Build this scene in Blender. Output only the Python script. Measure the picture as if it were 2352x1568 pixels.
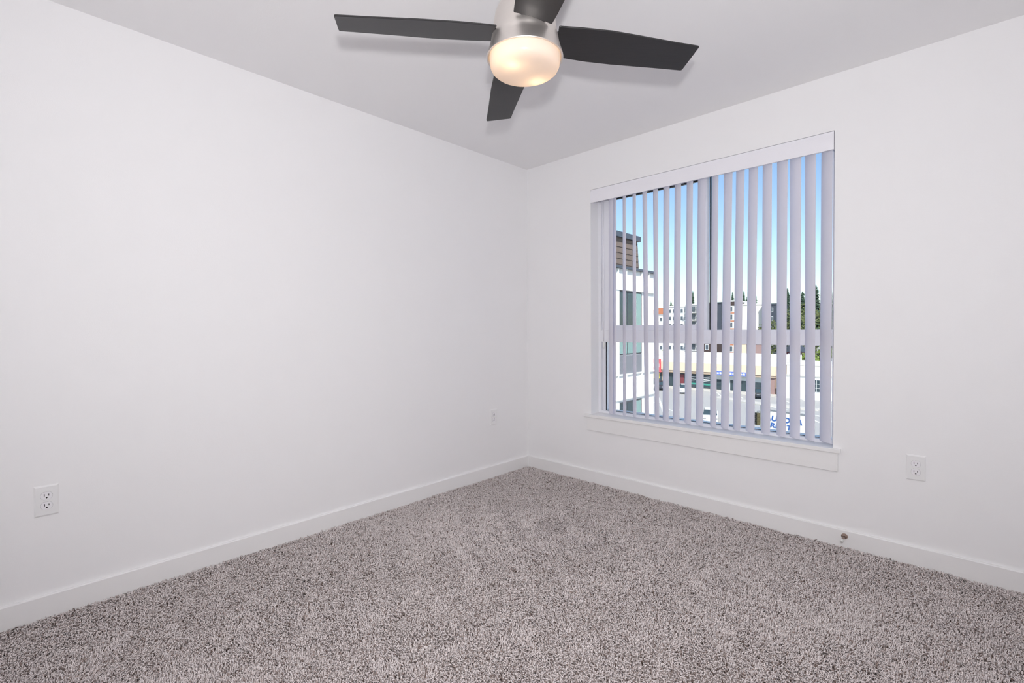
import bpy, bmesh, math, random
import numpy as np
from mathutils import Vector, Matrix

random.seed(7)
SC = bpy.context.scene
COL = SC.collection
for o in list(bpy.data.objects):
    bpy.data.objects.remove(o)

# ------------------------------------------------------------------ camera
F_PX, YAW, PITCH, ROLL, CY = 1104.43, 0.7606651, -0.0157787, -0.0050789, 774.09
CAM = Vector((2.6497, -2.9697, 1.1280))
cam_d = bpy.data.cameras.new('camera')
cam = bpy.data.objects.new('camera', cam_d)
COL.objects.link(cam)
fw = Vector((-math.sin(YAW) * math.cos(PITCH), math.cos(YAW) * math.cos(PITCH), math.sin(PITCH)))
rt = Vector((math.cos(YAW), math.sin(YAW), 0))
up = rt.cross(fw)
r2 = rt * math.cos(ROLL) + up * math.sin(ROLL)
u2 = -rt * math.sin(ROLL) + up * math.cos(ROLL)
cam.matrix_world = Matrix(((r2.x, u2.x, -fw.x, CAM.x), (r2.y, u2.y, -fw.y, CAM.y), (r2.z, u2.z, -fw.z, CAM.z), (0, 0, 0, 1)))
cam_d.sensor_width = 36.0
cam_d.lens = 36.0 * F_PX / 2352.0
cam_d.shift_y = -(784.0 - CY) / 2352.0
cam_d.clip_start = 0.02
cam_d.clip_end = 2000
SC.camera = cam

# ------------------------------------------------------------------ world, sun, flash, exposure
SUN_DIR = Vector((0.52, -0.60, 0.78)).normalized()      # towards the sun
world = bpy.data.worlds.new('sky_world')
SC.world = world
world.use_nodes = True
wn = world.node_tree
wn.nodes.clear()
w_out = wn.nodes.new('ShaderNodeOutputWorld')
w_bg = wn.nodes.new('ShaderNodeBackground')
w_sky = wn.nodes.new('ShaderNodeTexSky')
w_sky.sky_type = 'NISHITA'
w_sky.sun_disc = False
w_sky.sun_elevation = math.asin(SUN_DIR.z)
w_sky.sun_rotation = math.atan2(SUN_DIR.x, SUN_DIR.y)
w_sky.air_density = 1.0
w_sky.dust_density = 0.35
w_sky.ozone_density = 2.0
w_bg.inputs['Strength'].default_value = 0.195
wn.links.new(w_sky.outputs[0], w_bg.inputs[0])
wn.links.new(w_bg.outputs[0], w_out.inputs[0])

sun_d = bpy.data.lights.new('sun', 'SUN')
sun_d.energy = 5.8
sun_d.angle = 0.009
sun_d.color = (1.0, 0.96, 0.90)
sun = bpy.data.objects.new('sun', sun_d)
COL.objects.link(sun)
sun.rotation_euler = SUN_DIR.to_track_quat('Z', 'Y').to_euler()

# the photographer's flash, just above the camera (its shadows of the fan lie on the ceiling)
fl_d = bpy.data.lights.new('camera_flash', 'SPOT')
fl_d.energy = 140.0
fl_d.spot_size = math.radians(162)
fl_d.spot_blend = 1.0
fl_d.shadow_soft_size = 0.045
fl_d.color = (1.0, 0.985, 0.985)
fl = bpy.data.objects.new('camera_flash', fl_d)
COL.objects.link(fl)
fl.location = (2.74, -3.04, 1.335)
fl.rotation_euler = (Vector((0.0, 0.0, 2.15)) - Vector(fl.location)).to_track_quat('-Z', 'Y').to_euler()

SC.view_settings.view_transform = 'Standard'
SC.view_settings.look = 'None'
SC.view_settings.exposure = 0.0
SC.view_settings.gamma = 1.0
SC.view_settings.use_curve_mapping = False
SC.cycles.max_bounces = 9
SC.cycles.diffuse_bounces = 7
SC.cycles.glossy_bounces = 4
SC.cycles.transmission_bounces = 8
SC.cycles.transparent_max_bounces = 16
SC.cycles.sample_clamp_indirect = 6.0
SC.cycles.use_adaptive_sampling = True
SC.cycles.adaptive_threshold = 0.10
SC.cycles.adaptive_min_samples = 14
SC.cycles.use_denoising = True

# ------------------------------------------------------------------ materials
def mat(name, col, rough=0.6, metal=0.0, var=0.0, vscale=20.0, bump=0.0, bscale=200.0, spec=0.5, col2=None, stretch=None):
    m = bpy.data.materials.new(name)
    m.use_nodes = True
    nt = m.node_tree
    b = nt.nodes['Principled BSDF']
    b.inputs['Roughness'].default_value = rough
    b.inputs['Metallic'].default_value = metal
    b.inputs['Specular IOR Level'].default_value = spec
    tc = nt.nodes.new('ShaderNodeTexCoord')
    mp = nt.nodes.new('ShaderNodeMapping')
    nt.links.new(tc.outputs['Object'], mp.inputs[0])
    if stretch:
        mp.inputs['Scale'].default_value = stretch
    nz = nt.nodes.new('ShaderNodeTexNoise')
    nz.inputs['Scale'].default_value = vscale
    nz.inputs['Detail'].default_value = 4
    nt.links.new(mp.outputs[0], nz.inputs['Vector'])
    mx = nt.nodes.new('ShaderNodeMix')
    mx.data_type = 'RGBA'
    c2 = col2 if col2 else tuple(max(0.0, c * (1 - var)) for c in col)
    mx.inputs['A'].default_value = (*col, 1)
    mx.inputs['B'].default_value = (*c2, 1)
    nt.links.new(nz.outputs[0], mx.inputs['Factor'])
    nt.links.new(mx.outputs['Result'], b.inputs['Base Color'])
    if bump > 0:
        n2 = nt.nodes.new('ShaderNodeTexNoise')
        n2.inputs['Scale'].default_value = bscale
        n2.inputs['Detail'].default_value = 3
        nt.links.new(mp.outputs[0], n2.inputs['Vector'])
        bp = nt.nodes.new('ShaderNodeBump')
        bp.inputs['Strength'].default_value = bump
        bp.inputs['Distance'].default_value = 0.002
        nt.links.new(n2.outputs[0], bp.inputs['Height'])
        nt.links.new(bp.outputs[0], b.inputs['Normal'])
    return m

def glass_mat(name, tint=(1, 1, 1), refl=0.06):
    m = bpy.data.materials.new(name)
    m.use_nodes = True
    nt = m.node_tree
    nt.nodes.clear()
    out = nt.nodes.new('ShaderNodeOutputMaterial')
    tr = nt.nodes.new('ShaderNodeBsdfTransparent')
    tr.inputs[0].default_value = (*tint, 1)
    gl = nt.nodes.new('ShaderNodeBsdfGlossy')
    gl.inputs['Roughness'].default_value = 0.02
    fr = nt.nodes.new('ShaderNodeFresnel')
    fr.inputs['IOR'].default_value = 1.25
    mx = nt.nodes.new('ShaderNodeMixShader')
    nt.links.new(fr.outputs[0], mx.inputs[0])
    nt.links.new(tr.outputs[0], mx.inputs[1])
    nt.links.new(gl.outputs[0], mx.inputs[2])
    nt.links.new(mx.outputs[0], out.inputs[0])
    return m

def translucent_mat(name, col, tcol, fac, rough=0.35, gloss=0.06):
    m = bpy.data.materials.new(name)
    m.use_nodes = True
    nt = m.node_tree
    nt.nodes.clear()
    out = nt.nodes.new('ShaderNodeOutputMaterial')
    tc = nt.nodes.new('ShaderNodeTexCoord')
    nz = nt.nodes.new('ShaderNodeTexNoise')
    nz.inputs['Scale'].default_value = 40
    nt.links.new(tc.outputs['Object'], nz.inputs['Vector'])
    cm = nt.nodes.new('ShaderNodeMix')
    cm.data_type = 'RGBA'
    cm.inputs['A'].default_value = (*col, 1)
    cm.inputs['B'].default_value = (*[c * 0.985 for c in col], 1)
    nt.links.new(nz.outputs[0], cm.inputs['Factor'])
    df = nt.nodes.new('ShaderNodeBsdfDiffuse')
    nt.links.new(cm.outputs['Result'], df.inputs[0])
    tl = nt.nodes.new('ShaderNodeBsdfTranslucent')
    tl.inputs[0].default_value = (*tcol, 1)
    a = nt.nodes.new('ShaderNodeMixShader')
    a.inputs[0].default_value = fac
    nt.links.new(df.outputs[0], a.inputs[1])
    nt.links.new(tl.outputs[0], a.inputs[2])
    gl = nt.nodes.new('ShaderNodeBsdfGlossy')
    gl.inputs['Roughness'].default_value = rough
    b = nt.nodes.new('ShaderNodeMixShader')
    b.inputs[0].default_value = gloss
    nt.links.new(a.outputs[0], b.inputs[1])
    nt.links.new(gl.outputs[0], b.inputs[2])
    nt.links.new(b.outputs[0], out.inputs[0])
    return m

def emit_mat(name, col, s):
    m = bpy.data.materials.new(name)
    m.use_nodes = True
    b = m.node_tree.nodes['Principled BSDF']
    b.inputs['Base Color'].default_value = (*col, 1)
    b.inputs['Emission Color'].default_value = (*col, 1)
    b.inputs['Emission Strength'].default_value = s
    return m

M = {}
M['wall'] = mat('wall_paint', (0.905, 0.902, 0.912), 0.75, var=0.012, vscale=3, bump=0.10, bscale=260, spec=0.25)
M['ceil'] = mat('ceiling_paint', (0.895, 0.89, 0.898), 0.85, var=0.012, vscale=3, bump=0.10, bscale=220, spec=0.15)
M['trim'] = mat('trim_paint', (0.895, 0.89, 0.892), 0.42, var=0.01, vscale=8, spec=0.4)
M['vinyl'] = mat('window_vinyl', (0.87, 0.87, 0.91), 0.35, var=0.01, vscale=8)
M['gasket'] = mat('black_gasket', (0.012, 0.013, 0.018), 0.5, var=0.2)
M['glass'] = glass_mat('window_glass', (0.97, 0.985, 0.985))
M['slat'] = translucent_mat('blind_vinyl', (0.94, 0.93, 0.975), (0.95, 0.94, 1.0), 0.42, 0.4, 0.02)
M['valance'] = mat('valance_vinyl', (0.90, 0.895, 0.945), 0.38, var=0.01, vscale=6)
M['gap'] = mat('receptacle_joint_grey', (0.50, 0.49, 0.50), 0.6, var=0.05)
M['plate'] = mat('outlet_plastic', (0.88, 0.88, 0.885), 0.30, var=0.01)
M['recep'] = mat('receptacle_plastic', (0.90, 0.89, 0.92), 0.28, var=0.01)
M['slot'] = mat('outlet_slot_dark', (0.01, 0.009, 0.011), 0.6, var=0.2)
M['nickel'] = mat('brushed_nickel', (0.84, 0.795, 0.76), 0.50, 1.0, var=0.10, vscale=30, stretch=(1, 1, 40))
M['nickel_d'] = mat('satin_nickel_canopy', (0.50, 0.46, 0.43), 0.35, 1.0, var=0.1, vscale=30)
M['blade'] = mat('black_walnut_blade', (0.030, 0.028, 0.030), 0.38, var=0.45, vscale=14, stretch=(1.2, 16, 4), spec=0.5)
M['arm'] = mat('dark_bronze_arm', (0.05, 0.045, 0.045), 0.4, 0.8, var=0.2)
M['bowl'] = translucent_mat('frosted_opal_glass', (0.90, 0.88, 0.87), (1.0, 0.90, 0.78), 0.50, 0.18, 0.05)
M['bulb'] = emit_mat('warm_bulb', (1.0, 0.70, 0.42), 8.0)
M['rubber'] = mat('white_rubber', (0.78, 0.78, 0.76), 0.6, var=0.02)
M['backing'] = mat('carpet_backing', (0.50, 0.43, 0.41), 0.95, var=0.2, vscale=60)

def carpet_mat():
    m = bpy.data.materials.new('carpet_yarn')
    m.use_nodes = True
    nt = m.node_tree
    b = nt.nodes['Principled BSDF']
    b.inputs['Roughness'].default_value = 0.9
    b.inputs['Specular IOR Level'].default_value = 0.1
    g = nt.nodes.new('ShaderNodeNewGeometry')
    cr = nt.nodes.new('ShaderNodeValToRGB')
    cr.color_ramp.interpolation = 'LINEAR'
    els = cr.color_ramp.elements
    els[0].position = 0.0
    els[0].color = (0.135, 0.098, 0.082, 1)
    els[1].position = 1.0
    els[1].color = (0.95, 0.885, 0.88, 1)
    for p, c in ((0.07, (0.42, 0.33, 0.30)), (0.17, (0.83, 0.75, 0.735)), (0.55, (0.925, 0.855, 0.845))):
        e = els.new(p)
        e.color = (*c, 1)
    nt.links.new(g.outputs['Random Per Island'], cr.inputs[0])
    nt.links.new(cr.outputs[0], b.inputs['Base Color'])
    return m
M['carpet'] = carpet_mat()

# outdoors
M['asphalt'] = mat('pale_asphalt', (0.47, 0.455, 0.435), 0.9, var=0.16, vscale=0.15)
M['paint_w'] = mat('road_paint', (0.78, 0.77, 0.72), 0.8, var=0.15, vscale=2)
M['concrete'] = mat('kerb_concrete', (0.62, 0.59, 0.54), 0.9, var=0.15, vscale=0.8)
M['sand'] = mat('sandy_verge', (0.62, 0.50, 0.36), 0.9, var=0.2, vscale=1.0)
M['wsiding'] = mat('white_siding', (0.88, 0.88, 0.87), 0.7, var=0.03, vscale=1)
M['flash'] = mat('grey_flashing', (0.085, 0.10, 0.13), 0.45, var=0.15, vscale=3)
M['brown'] = mat('brown_shingle', (0.215, 0.165, 0.14), 0.85, var=0.25, vscale=3)
M['darkglass'] = mat('dark_window_glass', (0.055, 0.085, 0.10), 0.08, var=0.4, vscale=0.7)
M['greenglass'] = mat('green_window_glass', (0.30, 0.46, 0.44), 0.10, var=0.3, vscale=0.7)
M['mullion'] = mat('charcoal_mullion', (0.07, 0.075, 0.085), 0.5, var=0.1)
M['spandrel'] = mat('grey_spandrel', (0.24, 0.245, 0.27), 0.6, var=0.08)
M['beige'] = mat('beige_stucco', (0.78, 0.62, 0.46), 0.85, var=0.06, vscale=0.6)
M['tan'] = mat('tan_stucco', (0.46, 0.36, 0.27), 0.85, var=0.08, vscale=0.6)
M['cream'] = mat('cream_stucco', (0.84, 0.80, 0.74), 0.85, var=0.04, vscale=0.4)
M['paleblue'] = mat('pale_shop_wall', (0.62, 0.67, 0.68), 0.8, var=0.06, vscale=0.4)
M['red'] = mat('red_sign', (0.72, 0.12, 0.14), 0.5, var=0.08)
M['yellow'] = mat('yellow_poster', (0.78, 0.66, 0.10), 0.6, var=0.08)
M['maroon'] = mat('maroon_poster', (0.22, 0.05, 0.06), 0.5, var=0.2)
M['teal'] = mat('teal_band', (0.06, 0.32, 0.25), 0.5, var=0.15)
M['blue'] = mat('blue_sign', (0.12, 0.20, 0.62), 0.45, var=0.08)
M['signw'] = mat('sign_white', (0.88, 0.88, 0.86), 0.5, var=0.02)
M['signb'] = mat('sign_letter_blue', (0.035, 0.13, 0.42), 0.5, var=0.05)
M['aptw'] = mat('offwhite_cladding', (0.70, 0.69, 0.67), 0.8, var=0.05, vscale=0.2)
M['aptg'] = mat('light_grey_cladding', (0.55, 0.55, 0.55), 0.8, var=0.06, vscale=0.2)
M['aptk'] = mat('charcoal_cladding', (0.055, 0.065, 0.085), 0.7, var=0.1, vscale=0.2)
M['aptc'] = mat('cream_cladding', (0.82, 0.78, 0.70), 0.8, var=0.05, vscale=0.2)
M['orange'] = mat('terracotta_panel', (0.52, 0.20, 0.10), 0.8, var=0.1)
M['dkbrown'] = mat('dark_brown_cladding', (0.07, 0.045, 0.04), 0.8, var=0.1)
M['mauve'] = mat('mauve_siding', (0.36, 0.24, 0.22), 0.8, var=0.1)
M['wframe'] = mat('white_window_frame', (0.85, 0.85, 0.84), 0.6, var=0.02)
M['farglass'] = mat('far_window_glass', (0.11, 0.14, 0.17), 0.15, var=0.3, vscale=0.5)
M['rail'] = mat('balcony_rail', (0.10, 0.11, 0.12), 0.6, var=0.1)
M['needles'] = mat('conifer_needles', (0.028, 0.062, 0.040), 0.9, col2=(0.055, 0.095, 0.05), vscale=0.6)
M['leaves'] = mat('bright_leaves', (0.13, 0.20, 0.035), 0.85, col2=(0.22, 0.28, 0.06), vscale=0.8)
M['leaves2'] = mat('olive_leaves', (0.07, 0.10, 0.03), 0.85, col2=(0.14, 0.15, 0.06), vscale=0.8)
M['bark'] = mat('bark', (0.06, 0.042, 0.03), 0.9, var=0.3)
M['carw'] = mat('white_car_paint', (0.80, 0.80, 0.80), 0.25, var=0.01)
M['cars'] = mat('silver_car_paint', (0.52, 0.55, 0.58), 0.25, 0.3, var=0.02)
M['cark'] = mat('dark_car_paint', (0.02, 0.025, 0.035), 0.25, var=0.1)
M['tyre'] = mat('tyre_rubber', (0.015, 0.015, 0.016), 0.8, var=0.2)
M['signal'] = mat('signal_olive', (0.09, 0.075, 0.03), 0.5, var=0.1)
M['black'] = mat('signal_black', (0.01, 0.01, 0.01), 0.6, var=0.2)
M['steel'] = mat('galvanised_steel', (0.38, 0.39, 0.40), 0.5, 0.6, var=0.1)
M['lens'] = mat('dark_signal_lens', (0.06, 0.012, 0.01), 0.2, var=0.2)

# ------------------------------------------------------------------ mesh helpers
class MB:
    def __init__(s):
        s.v, s.f = [], []
    def box(s, x0, x1, y0, y1, z0, z1):
        n = len(s.v)
        s.v += [(x0, y0, z0), (x1, y0, z0), (x1, y1, z0), (x0, y1, z0), (x0, y0, z1), (x1, y0, z1), (x1, y1, z1), (x0, y1, z1)]
        s.f += [tuple(n + i for i in q) for q in ((3, 2, 1, 0), (4, 5, 6, 7), (0, 1, 5, 4), (1, 2, 6, 5), (2, 3, 7, 6), (3, 0, 4, 7))]
        return s
    def lathe(s, prof, seg=48, cx=0, cy=0, cap0=False, cap1=False):
        n = len(s.v)
        for r, z in prof:
            for k in range(seg):
                a = 2 * math.pi * k / seg
                s.v.append((cx + r * math.cos(a), cy + r * math.sin(a), z))
        for i in range(len(prof) - 1):
            for k in range(seg):
                k2 = (k + 1) % seg
                s.f.append((n + i * seg + k, n + i * seg + k2, n + (i + 1) * seg + k2, n + (i + 1) * seg + k))
        if cap0:
            s.f.append(tuple(n + k for k in reversed(range(seg))))
        if cap1:
            s.f.append(tuple(n + (len(prof) - 1) * seg + k for k in range(seg)))
        return s
    def prism(s, poly, h0, h1, axis='z'):
        """poly in two coordinates, extruded along the third"""
        n = len(s.v)
        m = len(poly)
        def P(a, b, h):
            return {'z': (a, b, h), 'y': (a, h, b), 'x': (h, a, b)}[axis]
        s.v += [P(a, b, h0) for a, b in poly] + [P(a, b, h1) for a, b in poly]
        s.f.append(tuple(n + k for k in reversed(range(m))))
        s.f.append(tuple(n + m + k for k in range(m)))
        for k in range(m):
            k2 = (k + 1) % m
            s.f.append((n + k, n + k2, n + m + k2, n + m + k))
        return s
    def tube(s, p0, p1, r0, r1=None, seg=12):
        r1 = r0 if r1 is None else r1
        p0, p1 = Vector(p0), Vector(p1)
        d = (p1 - p0).normalized()
        a = d.orthogonal().normalized()
        b = d.cross(a)
        n = len(s.v)
        for p, r in ((p0, r0), (p1, r1)):
            for k in range(seg):
                t = 2 * math.pi * k / seg
                s.v.append(tuple(p + a * (r * math.cos(t)) + b * (r * math.sin(t))))
        for k in range(seg):
            k2 = (k + 1) % seg
            s.f.append((n + k, n + k2, n + seg + k2, n + seg + k))
        s.f.append(tuple(n + k for k in reversed(range(seg))))
        s.f.append(tuple(n + seg + k for k in range(seg)))
        return s
    def mesh(s, name, bevel=0.0, smooth=False, segs=2):
        me = bpy.data.meshes.new(name)
        me.from_pydata(s.v, [], s.f)
        bm = bmesh.new()
        bm.from_mesh(me)
        bmesh.ops.recalc_face_normals(bm, faces=bm.faces)
        if bevel > 0:
            bmesh.ops.bevel(bm, geom=list(bm.edges), offset=bevel, segments=segs, profile=0.5, affect='EDGES')
        bm.to_mesh(me)
        bm.free()
        if smooth:
            for p in me.polygons:
                p.use_smooth = True
        return me
    def build(s, name, material, parent=None, bevel=0.0, smooth=False, segs=2):
        return obj(name, s.mesh(name, bevel, smooth, segs), material, parent)

def obj(name, me, material, parent=None, loc=None, rz=0.0):
    o = bpy.data.objects.new(name, me)
    COL.objects.link(o)
    if material is not None and not me.materials:
        me.materials.append(material)
    if parent is not None:
        o.parent = parent
    if loc is not None:
        o.location = loc
    if rz:
        o.rotation_euler = (0, 0, rz)
    return o

def tag(o, label=None, cat=None, group=None, kind=None):
    if label: o['label'] = label
    if cat: o['category'] = cat
    if group: o['group'] = group
    if kind: o['kind'] = kind
    return o

def empty(name, loc=(0, 0, 0), rz=0.0):
    o = bpy.data.objects.new(name, None)
    COL.objects.link(o)
    o.location = loc
    o.rotation_euler = (0, 0, rz)
    o.empty_display_size = 0.1
    return o

def copy_tree(o, parent=None):
    c = o.copy()
    COL.objects.link(c)
    c.parent = parent
    for ch in list(o.children):
        copy_tree(ch, c)
    return c

def smooth_by_angle(o, deg=35):
    me = o.data
    bm = bmesh.new()
    bm.from_mesh(me)
    for e in bm.edges:
        if len(e.link_faces) == 2:
            e.smooth = e.calc_face_angle(0) < math.radians(deg)
    for f in bm.faces:
        f.smooth = True
    bm.to_mesh(me)
    bm.free()

# ------------------------------------------------------------------ room shell
RX, RY, H = 3.04, -3.42, 2.44
WX0, WX1, WZ0, WZ1 = 0.627, 2.137, 0.502, 2.150
WT = 0.21          # window wall thickness
FY = 0.10          # depth of the drywall return, where the window frame starts
tag(MB().box(-0.2, RX + 0.2, RY - 0.2, WT, -0.25, -0.012).build('floor', M['backing']), 'floor slab under the greige bedroom carpet', 'floor', kind='structure')
tag(MB().box(-0.2, RX + 0.2, RY - 0.2, WT, H, H + 0.3).build('ceiling', M['ceil']), 'smooth off-white bedroom ceiling carrying the fan', 'ceiling', kind='structure')
tag(MB().box(-0.2, 0, RY - 0.2, WT, -0.25, H).build('wall_left', M['wall']), 'plain white wall left of the corner', 'wall', kind='structure')
tag(MB().box(RX, RX + 0.2, RY - 0.2, WT, -0.25, H).build('wall_right', M['wall']), 'plain white wall right of the camera', 'wall', kind='structure')
tag(MB().box(0, RX, RY - 0.2, RY, -0.25, H).build('wall_back', M['wall']), 'plain white wall behind the camera', 'wall', kind='structure')
ww = MB()
ww.box(0, WX0, 0, WT, -0.25, H)
ww.box(WX1, RX, 0, WT, -0.25, H)
ww.box(WX0, WX1, 0, WT, -0.25, WZ0 - 0.02)
ww.box(WX0, WX1, 0, WT, WZ1, H)
tag(ww.build('wall_front', M['wall']), 'white wall holding the window with vertical blinds', 'wall', kind='structure')

# baseboards
BH, BT = 0.088, 0.014
def base_profile():
    return [(0, -0.012), (BT, -0.012), (BT, BH - 0.004), (BT - 0.003, BH), (0, BH)]
tag(MB().prism([(a, b) for a, b in base_profile()], RY, 0.0, 'y').build('baseboard_left', M['trim']), 'white square-edged baseboard along the left wall', 'baseboard', kind='structure')
tag(MB().prism([(-a, b) for a, b in base_profile()], BT, RX, 'x').build('baseboard_front', M['trim']), 'white square-edged baseboard under the window', 'baseboard', kind='structure')
tag(MB().prism([(RX - a, b) for a, b in base_profile()], RY, -BT, 'y').build('baseboard_right', M['trim']), 'white baseboard along the right wall', 'baseboard', kind='structure')
tag(MB().prism([(RY + a, b) for a, b in base_profile()], BT, RX - BT, 'x').build('baseboard_back', M['trim']), 'white baseboard along the back wall', 'baseboard', kind='structure')

# window stool and apron
st = MB()
st.prism([(0.577, -0.026), (2.172, -0.026), (2.172, 0.0), (WX1, 0.0), (WX1, FY + 0.004), (WX0, FY + 0.004), (WX0, 0.0), (0.577, 0.0)], 0.480, 0.502)
tag(st.build('trim_1', M['trim'], bevel=0.0025), 'white window stool projecting below the blinds', 'window sill', kind='structure')
tag(MB().box(0.599, 2.160, -0.015, 0.0, 0.383, 0.480).build('trim_2', M['trim'], bevel=0.0015), 'flat white apron board under the window stool', 'trim', kind='structure')

# ------------------------------------------------------------------ window
fr = MB()
fr.box(WX0, WX0 + 0.024, FY, WT, WZ0, WZ1)
fr.box(WX1 - 0.024, WX1, FY, WT, WZ0, WZ1)
fr.box(WX0 + 0.024, WX1 - 0.024, FY, WT, WZ0 - 0.02, WZ0 + 0.017)
fr.box(WX0 + 0.024, WX1 - 0.024, FY, WT, WZ1 - 0.035, WZ1)
win = fr.build('window_1', M['vinyl'])
tag(win, 'white vinyl window with sliding upper sash and fixed lower light', 'window', kind='structure')
MB().box(WX0 + 0.024, WX1 - 0.024, FY, WT - 0.02, 1.031, 1.119).build('transom_bar', M['vinyl'], win, bevel=0.002)
sash = MB()
SX0, SX1, SZ0, SZ1 = WX0 + 0.024, 1.437, 1.119, WZ1 - 0.035
sash.box(SX0, SX0 + 0.056, FY + 0.016, FY + 0.046, SZ0, SZ1)
sash.box(SX1 - 0.034, SX1, FY + 0.010, FY + 0.046, SZ0, SZ1)
sash.box(SX0 + 0.056, SX1 - 0.034, FY + 0.016, FY + 0.046, SZ0, 1.155)
sash.box(SX0 + 0.056, SX1 - 0.034, FY + 0.016, FY + 0.046, 2.086, SZ1)
sh = sash.build('sliding_sash', M['vinyl'], win)
g = MB()
g.box(SX0 + 0.056, SX1 - 0.034, FY + 0.022, FY + 0.044, 2.079, 2.086)
g.build('sash_gasket', M['gasket'], sh)
MB().box(SX0 + 0.06, SX1 - 0.038, FY + 0.029, FY + 0.034, 1.159, 2.082).build('sash_pane', M['glass'], sh)
MB().box(SX0 + 0.010, SX0 + 0.018, FY + 0.004, FY + 0.016, 1.17, 1.62).build('sash_pull', M['vinyl'], sh, bevel=0.002)
g = MB()
g.box(1.438, 1.4425, FY + 0.048, FY + 0.066, 1.119, SZ1)
g.build('glazing_gasket', M['gasket'], win)
MB().box(1.4415, WX1 - 0.024, FY + 0.058, FY + 0.063, 1.123, SZ1 - 0.004).build('fixed_pane', M['glass'], win)
g = MB()
g.box(WX0 + 0.043, WX0 + 0.048, FY + 0.034, FY + 0.040, WZ0 + 0.017, 1.031)
g.box(WX0 + 0.048, WX1 - 0.024, FY + 0.034, FY + 0.040, WZ0 + 0.017, WZ0 + 0.0195)
g.build('lower_gasket', M['gasket'], win)
MB().box(WX0 + 0.024, WX0 + 0.043, FY + 0.030, FY + 0.060, WZ0 + 0.017, 1.031).build('lower_jamb_bead', M['vinyl'], win)
MB().box(WX0 + 0.046, WX1 - 0.024, FY + 0.038, FY + 0.043, WZ0 + 0.0195, 1.031).build('lower_pane', M['glass'], win)

# ------------------------------------------------------------------ vertical blinds
bl = empty('vertical_blind', (1.382, 0.05, 2.15))
tag(bl, 'white vertical vane blinds with a valance hanging inside the window', 'blinds')
def bpart(o):
    o.parent = bl
    o.matrix_parent_inverse = bl.matrix_world.inverted() if False else Matrix.Translation(-Vector(bl.location))
    return o
VX0, VX1 = WX0 + 0.004, WX1 - 0.003
prof = []
for k in range(9):
    t = k / 8
    z = 2.053 + t * (2.146 - 2.053)
    prof.append((-0.003 - 0.006 * math.sin(math.pi * min(1, t * 0.9 + 0.12)), z))
prof = prof + [(0.004, 2.146), (0.004, 2.053)]
bpart(MB().prism(prof, VX0, VX1, 'x').build('valance', M['valance']))
bpart(MB().box(VX0, VX0 + 0.003, 0.004, 0.06, 2.056, 2.146).build('valance_return', M['valance']))
bpart(MB().box(VX1 - 0.003, VX1, 0.004, 0.06, 2.056, 2.146).build('valance_return', M['valance']))
bpart(MB().box(WX0 + 0.01, WX1 - 0.01, 0.028, 0.072, 2.104, 2.146).build('headrail', M['valance'], bevel=0.003))
# (top x, top angle, bottom x, bottom angle)
SL = [(0.764, 38.0, 0.759, 39.0), (0.795, 43.0, 0.788, 43.0), (0.872, 46.5, 0.873, 45.5), (0.951, 46.5, 0.952, 45.0), (1.030, 42.5, 1.046, 43.0), (1.109, 43.0, 1.120, 45.0),
      (1.188, 39.0, 1.182, 39.5), (1.267, 40.0, 1.255, 38.5), (1.346, 42.0, 1.333, 40.5), (1.423, 36.5, 1.409, 40.0), (1.505, 44.5, 1.494, 46.0), (1.583, 39.0, 1.565, 41.0),
      (1.653, 41.5, 1.634, 44.0), (1.725, 41.5, 1.710, 41.5), (1.800, 42.5, 1.795, 44.0), (1.877, 40.5, 1.876, 44.5), (1.943, 40.5, 1.944, 42.5), (2.014, 44.5, 2.017, 47.5), (2.091, 45.0, 2.089, 44.5)]
def slat(i, xt, at, xb, ab):
    m = MB()
    w, sag, th, n, nz = 0.089, 0.0065, 0.0011, 10, 6
    z0, z1 = 0.517, 2.088
    rows = []
    for j in range(nz + 1):
        t = j / nz
        z = z0 + (z1 - z0) * t
        a = -math.radians(ab + (at - ab) * t)
        cx = xb + (xt - xb) * t
        row = []
        for side in (0, 1):
            for k in range(n + 1):
                u = -1 + 2 * k / n
                lx = u * w / 2
                ly = -sag * (1 - u * u) + sag * 0.5 + (th if side else 0)
                row.append((cx + lx * math.cos(a) - ly * math.sin(a), 0.05 + lx * math.sin(a) + ly * math.cos(a), z))
        m.v += row
    L = 2 * (n + 1)
    for j in range(nz):
        for k in range(n):
            m.f.append((j * L + k, j * L + k + 1, (j + 1) * L + k + 1, (j + 1) * L + k))
            b = n + 1
            m.f.append((j * L + b + k + 1, j * L + b + k, (j + 1) * L + b + k, (j + 1) * L + b + k + 1))
        for k0, k1 in ((0, n + 1), (2 * n + 1, n)):
            m.f.append((j * L + k1, j * L + k0, (j + 1) * L + k0, (j + 1) * L + k1))
    for j in (0, nz):
        for k in range(n):
            m.f.append((j * L + k, j * L + k + 1, j * L + n + 2 + k, j * L + n + 1 + k))
    o = bpart(m.build('slat', M['slat']))
    smooth_by_angle(o, 50)
    c = MB().box(xt - 0.006, xt + 0.006, 0.0485, 0.0515, 2.080, 2.106)
    bpart(c.build('slat_clip', M['vinyl']))
for i, s in enumerate(SL):
    slat(i, *s)
# tilt wand by the left jamb
wd = bpart(MB().tube((0.690, 0.075, 1.02), (0.690, 0.072, 2.10), 0.004, seg=10).build('tilt_wand', M['valance'], smooth=True))
bpart(MB().tube((0.690, 0.075, 0.985), (0.690, 0.075, 1.035), 0.0065, seg=12).build('wand_grip', M['signw'], smooth=True))

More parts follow.
